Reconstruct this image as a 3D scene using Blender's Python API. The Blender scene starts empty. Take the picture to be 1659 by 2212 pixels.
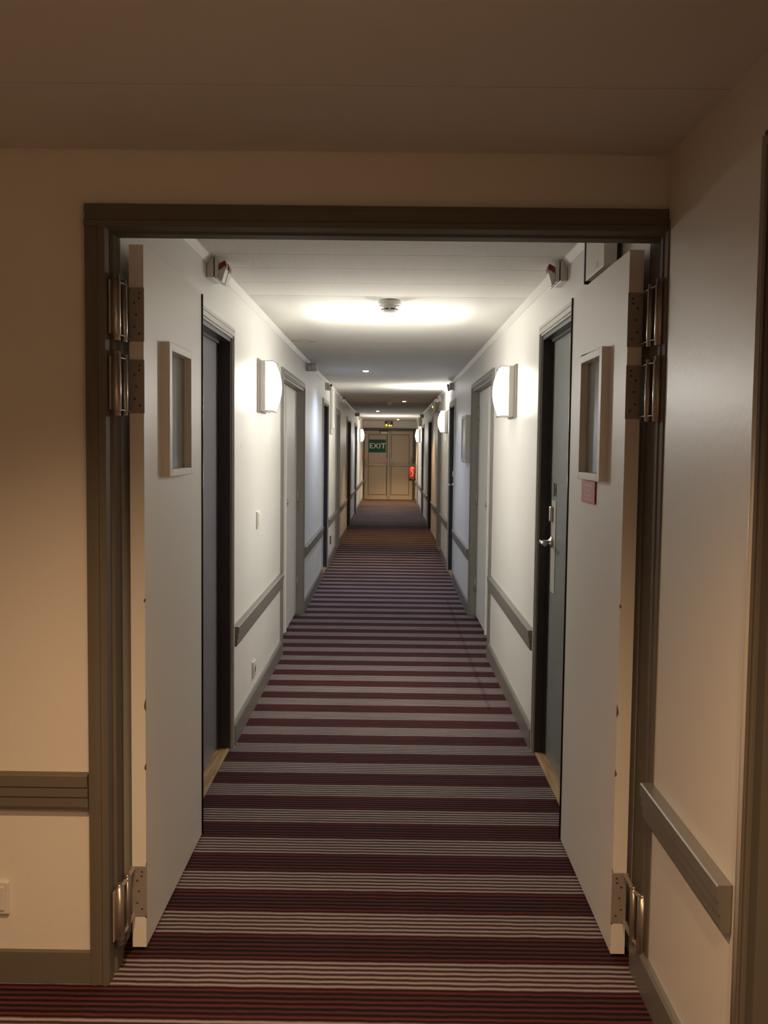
import bpy, bmesh, math, random
from mathutils import Vector, Matrix
random.seed(7)
C = bpy.context.scene.collection
S = bpy.context.scene
W, HT, F = 1659., 2212., 2090.
EYE = Vector((0, 0, 1.456))

# ------------------------------------------------------------------ camera
def camera_axes(vx=843., vy=968.5, roll=.012):
    d = Vector(((vx - W/2)/F, (HT/2 - vy)/F, -1.)).normalized()
    u = Vector((roll, 1., 0.)); u = (u - d*u.dot(d)).normalized()
    return d.cross(u), d, u
ax = camera_axes()
cd = bpy.data.cameras.new('camera'); cam = bpy.data.objects.new('camera', cd); C.objects.link(cam)
cam.matrix_world = Matrix.Translation(EYE) @ Matrix((ax[0], ax[1], ax[2])).to_4x4()
cd.sensor_width = 36.; cd.sensor_fit = 'AUTO'; cd.lens = F/HT*36.; cd.clip_start = .02
S.camera = cam

# ------------------------------------------------------------------ world, exposure, light settings
wd = bpy.data.worlds.new('world'); S.world = wd; wd.use_nodes = True
wd.node_tree.nodes['Background'].inputs[0].default_value = (.010, .009, .008, 1)
S.view_settings.view_transform = 'Standard'; S.view_settings.look = 'None'
S.view_settings.exposure = 0.0; S.view_settings.gamma = 1.0
SCONCE_COL = (1., .955, .87); SCONCE_NEAR = 18.; SCONCE_MID = 26.; SCONCE_FAR = 30.; BEAM_W = 14.8; BEAM_FAR = 12.
LOBBY_COL = (1., .62, .345); LOBBY_W = 130.; LOBBY_FILL_W = 95.
def add_light(name, typ, loc, power, color, parent=None, rot=(0, 0, 0), **kw):
    l = bpy.data.lights.new(name, typ); l.energy = power; l.color = color
    for k, v in kw.items(): setattr(l, k, v)
    o = bpy.data.objects.new(name, l); C.objects.link(o)
    o.location = loc; o.rotation_euler = rot
    if parent: o.parent = parent; o.location = Vector(loc) - parent.location
    return o

# ------------------------------------------------------------------ key positions (metres)
XL, XR = -.757, .712           # corridor wall faces
XRL = .705                     # right wall face on the near side
YW0, YW1 = 2.54, 2.66          # dividing wall
YF = 27.3                      # far wall
ZC, ZL = 2.23, 2.215           # ceilings
LX0, LY0 = -2.8, -1.6          # near lobby extents

# ------------------------------------------------------------------ materials
def mat(name, col, rough=.5, metal=0., spec=.5, bump=0., bscale=60., vary=0., vscale=6., emit=None, estr=0., coat=0.):
    m = bpy.data.materials.new(name); m.use_nodes = True
    nt = m.node_tree; b = nt.nodes['Principled BSDF']
    b.inputs['Base Color'].default_value = (*col, 1); b.inputs['Roughness'].default_value = rough
    b.inputs['Metallic'].default_value = metal; b.inputs['Specular IOR Level'].default_value = spec
    b.inputs['Coat Weight'].default_value = coat
    if emit: b.inputs['Emission Color'].default_value = (*emit, 1); b.inputs['Emission Strength'].default_value = estr
    tc = nt.nodes.new('ShaderNodeTexCoord')
    if vary:
        n = nt.nodes.new('ShaderNodeTexNoise'); n.inputs['Scale'].default_value = vscale; n.inputs['Detail'].default_value = 5
        r = nt.nodes.new('ShaderNodeMapRange'); r.inputs[3].default_value = 1-vary; r.inputs[4].default_value = 1+vary
        x = nt.nodes.new('ShaderNodeMix'); x.data_type = 'RGBA'; x.blend_type = 'MULTIPLY'; x.inputs[0].default_value = 1
        x.inputs[6].default_value = (*col, 1)
        nt.links.new(tc.outputs['Object'], n.inputs['Vector']); nt.links.new(n.outputs[0], r.inputs[0])
        nt.links.new(r.outputs[0], x.inputs[7]); nt.links.new(x.outputs[2], b.inputs['Base Color'])
    if bump:
        n = nt.nodes.new('ShaderNodeTexNoise'); n.inputs['Scale'].default_value = bscale; n.inputs['Detail'].default_value = 4
        k = nt.nodes.new('ShaderNodeBump'); k.inputs['Strength'].default_value = bump; k.inputs['Distance'].default_value = .004
        nt.links.new(tc.outputs['Object'], n.inputs['Vector']); nt.links.new(n.outputs[0], k.inputs['Height'])
        nt.links.new(k.outputs[0], b.inputs['Normal'])
    return m
M = {}
M['wall'] = mat('satin_wall_paint', (.82, .805, .76), .38, bump=.10, bscale=35, vary=.025, vscale=2.5)
M['wall_lobby'] = mat('lobby_wall_paint', (.78, .745, .67), .36, bump=.12, bscale=60, vary=.03, vscale=2)
M['ceiling'] = mat('ceiling_board', (.70, .685, .64), .8, bump=.15, bscale=40, vary=.02, vscale=3)
M['trim'] = mat('taupe_trim_paint', (.185, .175, .15), .38, bump=.05, bscale=50, vary=.05, vscale=8)
M['trim_lobby'] = mat('dark_taupe_frame_paint', (.15, .132, .105), .68, spec=.25, bump=.08, bscale=40, vary=.06, vscale=6)
M['closet_trim'] = mat('grey_closet_frame_paint', (.25, .24, .215), .4, vary=.04)
M['casing'] = mat('pale_grey_casing_paint', (.52, .50, .46), .35)
M['dark'] = mat('charcoal_door_frame_paint', (.045, .041, .043), .4, vary=.08)
M['leafL'] = mat('mauve_grey_door_paint', (.20, .19, .225), .35, vary=.04)
M['leafR'] = mat('sage_grey_door_paint', (.22, .235, .22), .35, vary=.04)
M['white'] = mat('white_door_paint', (.86, .845, .79), .4, bump=.06, bscale=30, vary=.025, vscale=3)
M['leaf'] = mat('cream_fire_door_paint', (.88, .86, .80), .42, bump=.08, bscale=45, vary=.02, vscale=2.5)
M['plastic'] = mat('white_plastic', (.70, .67, .62), .35)
M['plastic_grey'] = mat('grey_plastic', (.42, .39, .38), .4)
M['black'] = mat('black_rubber', (.012, .012, .013), .35)
M['black_gloss'] = mat('black_gloss_strip', (.015, .012, .015), .18)
M['nickel'] = mat('worn_nickel', (.44, .39, .34), .3, metal=.85, vary=.12, vscale=25)
M['plate'] = mat('painted_hinge_plate', (.40, .36, .32), .5, metal=.3, vary=.08, vscale=30)
M['screw'] = mat('screw_recess', (.10, .085, .07), .5, metal=.4)
M['chrome'] = mat('brushed_chrome', (.62, .60, .57), .22, metal=1.)
M['bar'] = mat('satin_silver_bar', (.62, .58, .52), .25, metal=.45)
M['red'] = mat('red_paint', (.55, .03, .02), .3, coat=.4)
M['red_lens'] = mat('red_lens', (.25, .01, .015), .2)
M['red_sign'] = mat('red_sign_face', (.62, .10, .07), .3, vary=.15, vscale=30)
M['pink'] = mat('pale_sign_print', (.62, .26, .21), .4)
M['green'] = mat('exit_green', (.010, .10, .062), .5, spec=.2)
M['exit_white'] = mat('exit_letter_white', (.75, .75, .70), .4)
M['fardoor'] = mat('beige_metal_door', (.46, .40, .315), .4, vary=.02)
M['farpanel'] = mat('beige_door_panel', (.43, .37, .285), .45)
M['far_frame'] = mat('dark_taupe_end_frame', (.085, .075, .06), .5)
M['groove'] = mat('dark_gasket', (.04, .033, .026), .6)
M['amber'] = mat('amber_lens', (.6, .3, .03), .3, emit=(1., .55, .06), estr=2.2)
M['brown'] = mat('bare_wood_chip', (.20, .08, .03), .7)
M['tape'] = mat('old_tape', (.8, .78, .72), .5)
M['paper'] = mat('plan_paper', (.62, .60, .57), .3, vary=.12, vscale=25)
def sconce_mat(name, s):
    return mat(name, (.9, .9, .88), .3, emit=SCONCE_COL, estr=s)
M['glow'] = sconce_mat('lit_opal_glass', SCONCE_NEAR)
M['glow_mid'] = sconce_mat('lit_opal_glass_bright', SCONCE_MID)
M['glow_far'] = sconce_mat('lit_opal_glass_far', SCONCE_FAR)
M['spot_cool'] = mat('cool_spot_lens', (.9, .9, .9), .3, emit=(.85, .93, 1.), estr=25)
M['spot_warm'] = mat('warm_spot_lens', (.9, .9, .9), .3, emit=(1., .85, .62), estr=14)

def wood():
    m = mat('oak_threshold', (.42, .27, .13), .5); nt = m.node_tree; b = nt.nodes['Principled BSDF']
    tc = nt.nodes.new('ShaderNodeTexCoord'); mp = nt.nodes.new('ShaderNodeMapping'); mp.inputs['Scale'].default_value = (60, 4, 30)
    n = nt.nodes.new('ShaderNodeTexNoise'); n.inputs['Scale'].default_value = 1.; n.inputs['Detail'].default_value = 6
    r = nt.nodes.new('ShaderNodeValToRGB')
    r.color_ramp.elements[0].position = .3; r.color_ramp.elements[0].color = (.26, .15, .065, 1)
    r.color_ramp.elements[1].position = .65; r.color_ramp.elements[1].color = (.50, .33, .17, 1)
    nt.links.new(tc.outputs['Object'], mp.inputs[0]); nt.links.new(mp.outputs[0], n.inputs['Vector'])
    nt.links.new(n.outputs[0], r.inputs[0]); nt.links.new(r.outputs[0], b.inputs['Base Color'])
    return m
M['wood'] = wood()

def glass():
    m = bpy.data.materials.new('wired_door_glass'); m.use_nodes = True; nt = m.node_tree
    b = nt.nodes['Principled BSDF']; b.inputs['Base Color'].default_value = (.50, .54, .48, 1)
    b.inputs['Roughness'].default_value = .12; b.inputs['Transmission Weight'].default_value = .45; b.inputs['IOR'].default_value = 1.5
    return m
M['glass'] = glass()

def carpet():
    m = bpy.data.materials.new('striped_carpet'); m.use_nodes = True; nt = m.node_tree; N = nt.nodes; L = nt.links
    b = N['Principled BSDF']; b.inputs['Roughness'].default_value = .95; b.inputs['Specular IOR Level'].default_value = .15
    def node(t, **kw):
        n = N.new(t)
        for k, v in kw.items(): setattr(n, k, v)
        return n
    def math_(op, a, bb=None, c=None):
        n = node('ShaderNodeMath', operation=op)
        for i, v in enumerate((a, bb, c)):
            if v is None: continue
            if isinstance(v, (int, float)): n.inputs[i].default_value = v
            else: L.new(v, n.inputs[i])
        return n.outputs[0]
    def noise(scale, vec, det=3):
        n = node('ShaderNodeTexNoise'); n.inputs['Scale'].default_value = scale; n.inputs['Detail'].default_value = det
        L.new(vec, n.inputs['Vector']); return n.outputs[0]
    def mix(f, a, bb, blend='MIX'):
        n = node('ShaderNodeMix', data_type='RGBA', blend_type=blend)
        if isinstance(f, (int, float)): n.inputs[0].default_value = f
        else: L.new(f, n.inputs[0])
        for i, v in ((6, a), (7, bb)):
            if isinstance(v, tuple): n.inputs[i].default_value = (*v, 1)
            else: L.new(v, n.inputs[i])
        return n.outputs[2]
    tc = node('ShaderNodeTexCoord'); sp = node('ShaderNodeSeparateXYZ'); L.new(tc.outputs['Object'], sp.inputs[0])
    wob = math_('MULTIPLY', math_('SUBTRACT', noise(14, tc.outputs['Object']), .5), .0085)
    y = math_('ADD', sp.outputs[1], wob)
    P = .2885
    ph = math_('FRACT', math_('ADD', math_('DIVIDE', math_('SUBTRACT', y, 5.401), P), 60.))
    ln = math_('FRACT', math_('ADD', math_('DIVIDE', math_('SUBTRACT', y, 5.401), P/12), 720.))
    rib = math_('SINE', math_('MULTIPLY', ln, math.pi))            # 0 in the groove, 1 on the rib
    ribs = math_('POWER', rib, 2.8)
    light = math_('LESS_THAN', ph, .5)
    redl = math_('GREATER_THAN', ph, .90); redl2 = math_('MULTIPLY', math_('GREATER_THAN', ph, .5), math_('LESS_THAN', ph, .6))
    fib = noise(260, tc.outputs['Object'], 2)
    idn = math_('FLOOR', math_('DIVIDE', math_('SUBTRACT', y, 5.401), P/12))
    wn = node('ShaderNodeTexWhiteNoise', noise_dimensions='1D'); L.new(idn, wn.inputs['W'])
    darkrib = mix(wn.outputs[0], (.125, .032, .040), (.075, .032, .035))
    darkrib = mix(math_('MAXIMUM', redl, redl2), darkrib, (.13, .030, .030))
    cl = mix(ribs, (.045, .018, .022), (.37, .325, .315))
    cdk = mix(ribs, (.012, .006, .007), darkrib)
    col = mix(light, cdk, cl)
    # fibre speckle and broad wear
    fs = math_('ADD', math_('MULTIPLY', fib, .7), .65); wear = math_('ADD', math_('MULTIPLY', noise(1.6, tc.outputs['Object'], 4), .5), .75)
    k = math_('MULTIPLY', fs, wear)
    # darker streak running along the right-hand skirting
    cx = math_('ADD', math_('MULTIPLY', math_('SUBTRACT', 7.4, sp.outputs[1]), .002), .572)
    dx = math_('ABSOLUTE', math_('SUBTRACT', math_('ADD', sp.outputs[0], math_('MULTIPLY', wob, 6)), cx))
    st = math_('MULTIPLY', math_('MAXIMUM', math_('SUBTRACT', 1., math_('DIVIDE', dx, .018)), 0.), math_('MULTIPLY', math_('GREATER_THAN', sp.outputs[1], 5.35), math_('LESS_THAN', sp.outputs[1], 9.3)))
    k = math_('MULTIPLY', k, math_('SUBTRACT', 1., math_('MULTIPLY', st, .4)))
    kc = node('ShaderNodeCombineColor')
    for i in range(3): L.new(k, kc.inputs[i])
    col = mix(1., col, kc.outputs[0], 'MULTIPLY')
    L.new(col, b.inputs['Base Color'])
    bp = node('ShaderNodeBump'); bp.inputs['Strength'].default_value = .5; bp.inputs['Distance'].default_value = .004
    L.new(math_('ADD', rib, math_('MULTIPLY', fib, .6)), bp.inputs['Height']); L.new(bp.outputs[0], b.inputs['Normal'])
    return m
M['carpet'] = carpet()

def stipple():
    """ceiling boards: the near ones have a coarse stipple, plus one brown water ring"""
    m = M['ceiling_rough'] = mat('stippled_ceiling_board', (.84, .82, .765), .85, bump=.9, bscale=110, vary=.10, vscale=120)
    m = M['ceiling']; nt = m.node_tree; b = nt.nodes['Principled BSDF']; L = nt.links
    tc = nt.nodes.new('ShaderNodeTexCoord'); mp = nt.nodes.new('ShaderNodeMapping')
    mp.inputs['Location'].default_value = (-.64, -7.13, 0); mp.vector_type = 'POINT'
    mp.inputs['Location'].default_value = (.64*12, -7.13*9, 0); mp.inputs['Scale'].default_value = (12, 9, 0)
    n = nt.nodes.new('ShaderNodeTexNoise'); n.inputs['Scale'].default_value = 12
    sc = nt.nodes.new('ShaderNodeVectorMath'); sc.operation = 'ADD'
    ln = nt.nodes.new('ShaderNodeVectorMath'); ln.operation = 'LENGTH'
    L.new(tc.outputs['Object'], mp.inputs[0]); L.new(tc.outputs['Object'], n.inputs['Vector'])
    L.new(mp.outputs[0], sc.inputs[0]); sub = nt.nodes.new('ShaderNodeVectorMath'); sub.operation = 'SUBTRACT'
    L.new(n.outputs[1], sub.inputs[0]); sub.inputs[1].default_value = (.5, .5, .5)
    L.new(sub.outputs[0], sc.inputs[1]); L.new(sc.outputs[0], ln.inputs[0])
    r = nt.nodes.new('ShaderNodeValToRGB'); e = r.color_ramp.elements
    e[0].position = .55; e[0].color = (.12, .12, .12, 1); e[1].position = .92; e[1].color = (.75, .75, .75, 1)
    q = r.color_ramp.elements.new(1.0); q.color = (0, 0, 0, 1)
    x = nt.nodes.new('ShaderNodeMix'); x.data_type = 'RGBA'
    prev = b.inputs['Base Color'].links[0].from_socket
    L.new(ln.outputs['Value'], r.inputs[0]); L.new(r.outputs[0], x.inputs[0]); L.new(prev, x.inputs[6])
    x.inputs[7].default_value = (.45, .30, .15, 1); L.new(x.outputs[2], b.inputs['Base Color'])
stipple()

# ------------------------------------------------------------------ mesh helpers
def B(): return bmesh.new()
def box(bm, x0, x1, y0, y1, z0, z1, bev=0., seg=2):
    x0, x1 = min(x0, x1), max(x0, x1); y0, y1 = min(y0, y1), max(y0, y1); z0, z1 = min(z0, z1), max(z0, z1)
    vs = [bm.verts.new(p) for p in ((x0,y0,z0),(x1,y0,z0),(x1,y1,z0),(x0,y1,z0),(x0,y0,z1),(x1,y0,z1),(x1,y1,z1),(x0,y1,z1))]
    fs = [bm.faces.new([vs[i] for i in f]) for f in ((3,2,1,0),(4,5,6,7),(0,1,5,4),(1,2,6,5),(2,3,7,6),(3,0,4,7))]
    if bev:
        es = list({e for f in fs for e in f.edges})
        bmesh.ops.bevel(bm, geom=es, offset=bev, segments=seg, affect='EDGES', profile=.5)
    return bm
def cyl(bm, p0, p1, r0, r1=None, n=24, caps=True):
    p0, p1 = Vector(p0), Vector(p1); r1 = r0 if r1 is None else r1
    d = (p1-p0).normalized(); a = d.orthogonal().normalized(); b = d.cross(a)
    ra, rb = [], []
    for i in range(n):
        t = 2*math.pi*i/n; o = a*math.cos(t)+b*math.sin(t)
        ra.append(bm.verts.new(p0+o*r0)); rb.append(bm.verts.new(p1+o*r1))
    for i in range(n):
        f = bm.faces.new((ra[i], ra[(i+1) % n], rb[(i+1) % n], rb[i])); f.smooth = True
    if caps: bm.faces.new(ra[::-1]); bm.faces.new(rb)
    return bm
def lathe(bm, c, axis, prof, n=32):
    """prof: list of (distance along axis, radius)"""
    c = Vector(c); d = Vector(axis).normalized(); a = d.orthogonal().normalized(); b = d.cross(a); rings = []
    for t, r in prof:
        rings.append([bm.verts.new(c+d*t+(a*math.cos(2*math.pi*i/n)+b*math.sin(2*math.pi*i/n))*max(r, 1e-4)) for i in range(n)])
    for q in range(len(rings)-1):
        for i in range(n):
            f = bm.faces.new((rings[q][i], rings[q][(i+1) % n], rings[q+1][(i+1) % n], rings[q+1][i])); f.smooth = True
    bm.faces.new(rings[0][::-1]); bm.faces.new(rings[-1])
    return bm
def tube(bm, pts, r, n=12):
    pts = [Vector(p) for p in pts]; rings = []
    up = None
    for i, p in enumerate(pts):
        d = (pts[min(i+1, len(pts)-1)]-pts[max(i-1, 0)]).normalized()
        a = d.orthogonal().normalized() if up is None else (up - d*up.dot(d)).normalized()
        up = a; b = d.cross(a)
        rings.append([bm.verts.new(p+(a*math.cos(2*math.pi*k/n)+b*math.sin(2*math.pi*k/n))*r) for k in range(n)])
    for q in range(len(rings)-1):
        for k in range(n):
            f = bm.faces.new((rings[q][k], rings[q][(k+1) % n], rings[q+1][(k+1) % n], rings[q+1][k])); f.smooth = True
    bm.faces.new(rings[0][::-1]); bm.faces.new(rings[-1]); return bm
def prism(bm, poly, axis, a0, a1):
    """extrude a polygon: axis 'y' -> poly holds (x,z); axis 'x' -> (y,z); axis 'z' -> (x,y)"""
    def P(p, t): return {'y': (p[0], t, p[1]), 'x': (t, p[0], p[1]), 'z': (p[0], p[1], t)}[axis]
    v0 = [bm.verts.new(P(p, a0)) for p in poly]; v1 = [bm.verts.new(P(p, a1)) for p in poly]; n = len(poly)
    bm.faces.new(v0); bm.faces.new(v1[::-1])
    for i in range(n): bm.faces.new((v0[i], v0[(i+1) % n], v1[(i+1) % n], v1[i]))
    return bm
def origin(o):
    p = Vector((0, 0, 0))
    while o: p = p + o.location; o = o.parent
    return p
def obj(name, bm, m, parent=None, at=None):
    """link a bmesh given in world coordinates as one object; origin at parent's or at `at`"""
    bmesh.ops.recalc_face_normals(bm, faces=bm.faces)
    base = origin(parent) if parent else Vector(at or (0, 0, 0))
    bmesh.ops.translate(bm, verts=bm.verts, vec=-base)
    me = bpy.data.meshes.new(name); bm.to_mesh(me); bm.free()
    me.materials.append(M[m] if isinstance(m, str) else m)
    o = bpy.data.objects.new(name, me); C.objects.link(o)
    if parent: o.parent = parent
    else: o.location = base
    return o
def empty(name, loc, parent=None):
    o = bpy.data.objects.new(name, None); C.objects.link(o); o.empty_display_size = .05
    o.location = Vector(loc) - (origin(parent) if parent else Vector((0, 0, 0)))
    if parent: o.parent = parent
    return o
def tag(o, label, cat=None, group=None, kind=None):
    o['label'] = label
    if cat: o['category'] = cat
    if group: o['group'] = group
    if kind: o['kind'] = kind
    return o
def text(name, s, size, loc, rot, m, parent, extrude=.0006, offset=0., sx=1., space=1.):
    c = bpy.data.curves.new(name, 'FONT'); c.body = s; c.size = size; c.extrude = extrude; c.offset = offset; c.space_character = space
    c.align_x = 'CENTER'; c.align_y = 'CENTER'
    tmp = bpy.data.objects.new(name+'_curve', c); C.objects.link(tmp); dg = bpy.context.evaluated_depsgraph_get()
    me = bpy.data.meshes.new_from_object(tmp.evaluated_get(dg)); bpy.data.objects.remove(tmp); me.materials.clear(); me.materials.append(M[m])
    o = bpy.data.objects.new(name, me); C.objects.link(o); o.parent = parent
    o.location = Vector(loc) - origin(parent); o.rotation_euler = rot; o.scale = (sx, 1, 1)
    return o
def wx(side, d):                      # X of a point standing d metres proud of the corridor wall
    return XL + d if side == 'left' else XR - d
def wbox(bm, side, d0, d1, y0, y1, z0, z1, bev=0.): return box(bm, wx(side, d0), wx(side, d1), y0, y1, z0, z1, bev)

# ================================================================== THE SETTING
# openings shared by both walls: start, end, top, kind
OPEN = {'left': [(3.74, 4.58, 1.965, 'room'), (6.74, 8.40, 1.96, 'closet'), (10.80, 11.68, 1.96, 'room'), (13.45, 14.30, 1.95, 'grey'),
                 (16.75, 18.25, 1.95, 'room'), (20.45, 21.50, 1.94, 'room')],
        'right': [(3.74, 4.58, 1.99, 'room'), (6.74, 8.40, 1.97, 'closet'), (10.62, 11.55, 1.96, 'room'), (13.35, 14.20, 1.95, 'grey'),
                  (16.25, 17.8, 1.95, 'room'), (20.35, 21.4, 1.93, 'room'), (24.25, 25.0, 1.93, 'room')]}
fl = B(); box(fl, LX0, .95, LY0, YF+.1, -.05, 0)
tag(obj('floor', fl, 'carpet'), 'striped maroon and grey carpet running the length of the corridor', 'carpet', kind='structure')

for side in ('left', 'right'):
    bm = B(); T = -.16; y = YW1 if side == 'left' else YW0
    if side == 'left': box(bm, XL, XL-.16, YW1, 2.70, 0, ZC)
    y = 2.70 if side == 'left' else YW0
    for (a, b, zt, k) in OPEN[side]:
        wbox(bm, side, 0, T, y, a, 0, ZC); wbox(bm, side, 0, T, a, b, zt, ZC)
        wbox(bm, side, -.15, T, a, b, 0, zt); y = b
    wbox(bm, side, 0, T, y, YF, 0, ZC)
    tag(obj('wall_'+side, bm, 'wall'), 'pale satin painted corridor wall on the %s' % side, 'wall', kind='structure')
# right wall of the near lobby with the recess of the grey-framed door
bm = B(); box(bm, XRL, XRL+.2, 1.875, YW0, 0, ZL+.05); box(bm, XRL, XRL+.2, .93, 1.875, 2.06, ZL+.05)
box(bm, XRL, XRL+.2, LY0, .93, 0, ZL+.05); box(bm, XRL+.15, XRL+.2, .93, 1.875, 0, 2.06)
tag(obj('wall_lobby_right', bm, 'wall_lobby'), 'cream wall right of the open double doors', 'wall', kind='structure')
bm = B(); box(bm, LX0, -.768, YW0, YW1, 0, ZC+.05); box(bm, -.768, XR, YW0, YW1, 2.045, ZC+.05)
tag(obj('wall_dividing', bm, 'wall_lobby'), 'cream wall around the double doorway', 'wall', kind='structure')
bm = B(); box(bm, LX0-.1, LX0, LY0, YW1, 0, ZL+.05)
tag(obj('wall_lobby_left', bm, 'wall_lobby'), 'cream wall at the left end of the lobby', 'wall', kind='structure')
bm = B(); box(bm, LX0, .9, LY0-.1, LY0, 0, ZL+.05)
tag(obj('wall_back', bm, 'wall_lobby'), 'cream wall behind the viewer', 'wall', kind='structure')
bm = B(); box(bm, XL-.1, XR+.1, YF, YF+.1, 0, ZC)
tag(obj('wall_far', bm, 'wall'), 'end wall of the corridor above the exit doors', 'wall', kind='structure')

# ceilings: boards with open joints
bm = B(); s_ = [LY0, -.3, .9, 2.086, YW0-.001]
for a, b in zip(s_, s_[1:]): box(bm, LX0, XRL+.01, a+.002, b-.002, ZL, ZL+.02)
box(bm, LX0, XRL+.1, LY0, YW0, ZL+.022, ZL+.05)
tag(obj('ceiling_lobby', bm, 'ceiling'), 'low plain ceiling boards in front of the doorway', 'ceiling', kind='structure')
def boards(js, bmx):
    for a, b in zip(js, js[1:]): box(bmx, XL-.02, XR+.02, a+.0025, b-.0025, ZC, ZC+.02)
bm = B(); boards([YW1, 3.33, 3.64, 3.945, 4.245, 4.62, 5.005], bm)
tag(obj('ceiling_corridor_near', bm, 'ceiling_rough'), 'stippled ceiling boards just beyond the doorway', 'ceiling', kind='structure')
bm = B(); boards([5.005, 7.62, 8.07, 8.45, 14.64, 16.4, 18.4, YF], bm); box(bm, XL-.1, XR+.1, YW1, YF, ZC+.022, ZC+.06)
tag(obj('ceiling_corridor', bm, 'ceiling'), 'smooth ceiling boards along the corridor', 'ceiling', kind='structure')

# cove strips under the corridor ceiling
for side in ('left', 'right'):
    bm = B(); x = [wx(side, d) for d in (0, .004, .022)]
    prism(bm, [(x[0], ZC-.032), (x[1], ZC-.032), (x[2], ZC-.006), (x[2], ZC), (x[0], ZC)], 'y', YW1, YF)
    tag(obj('trim_cove_'+side, bm, 'wall'), 'narrow painted cove strip under the corridor ceiling on the %s' % side, 'cove', kind='structure')

# skirting boards between the openings
def skirt(bm, side, y0, y1):
    x = [wx(side, d) for d in (0, .012, .018)]
    prism(bm, [(x[0], 0), (x[2], 0), (x[2], .094), (x[1], .104), (x[0], .104)], 'y', y0, y1)
NAMES = {'left': [], 'right': []}
for side in ('left', 'right'):
    y = 3.0 if side == 'left' else 3.0
    for i, (a, b, zt, k) in enumerate(OPEN[side] + [(YF-.03, YF, 0, '')]):
        cw = .055
        bm = B(); skirt(bm, side, y, a-(cw if k else 0))
        tag(obj('baseboard_'+side, bm, 'trim'), 'taupe skirting board along the foot of the %s corridor wall' % side, 'skirting board', 'skirting boards on the %s' % side, 'structure')
        y = b+cw
bm = B(); box(bm, LX0, -.742, YW0-.016, YW0, 0, .088, .002)
tag(obj('baseboard_dividing', bm, 'trim_lobby'), 'dark taupe skirting board left of the doorway', 'skirting board', kind='structure')
bm = B(); prism(bm, [(XRL, 0), (XRL-.016, 0), (XRL-.016, .096), (XRL-.010, .105), (XRL, .105)], 'y', 1.90, YW1-.02)
tag(obj('baseboard_lobby_right', bm, 'trim'), 'dark taupe skirting board on the lobby side right wall', 'skirting board', kind='structure')

# frame of the double doorway
t = empty('trim_doorway', (0, YW0, 0)); tag(t, 'dark taupe frame around the open double doorway', 'door frame', kind='structure')
bm = B()
prism(bm, [(-.792, 2.519), (-.776, 2.516), (-.772, 2.520), (-.760, 2.520), (-.757, 2.515), (-.748, 2.515), (-.741, 2.522), (-.741, 2.56),
           (-.746, 2.563), (-.746, 2.585), (-.738, 2.590), (-.738, 2.64), (-.744, 2.665), (-.750, 2.700), (-.756, 2.700), (-.756, 2.665), (-.770, 2.665), (-.770, 2.541), (-.792, 2.541)], 'z', 0.0, 2.045)
obj('left_jamb', bm, 'trim_lobby', t)  # dark back end lengthened to stand in for shade behind the leaf
bm = B()
prism(bm, [(.716, 2.50), (.701, 2.505), (.700, 2.530), (.709, 2.535), (.709, 2.56), (.704, 2.565), (.704, 2.59), (.709, 2.595), (.709, 2.71), (.716, 2.71)], 'z', 0.0, 2.045)
obj('right_jamb', bm, 'trim_lobby', t)  # runs deeper so its dark paint supplies the shade beside the leaf
bm = B()
prism(bm, [(2.5415, 2.0735), (2.5185, 2.0735), (2.514, 2.055), (2.518, 2.051), (2.518, 2.034), (2.513, 2.030), (2.513, 2.016), (2.56, 2.014), (2.562, 2.019), (2.585, 2.019),
           (2.59, 2.012), (2.64, 2.012), (2.652, 2.018), (2.665, 2.022), (2.666, 2.0465), (2.5415, 2.0465)], 'x', -.792, .712)
obj('header', bm, 'trim_lobby', t)

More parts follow.
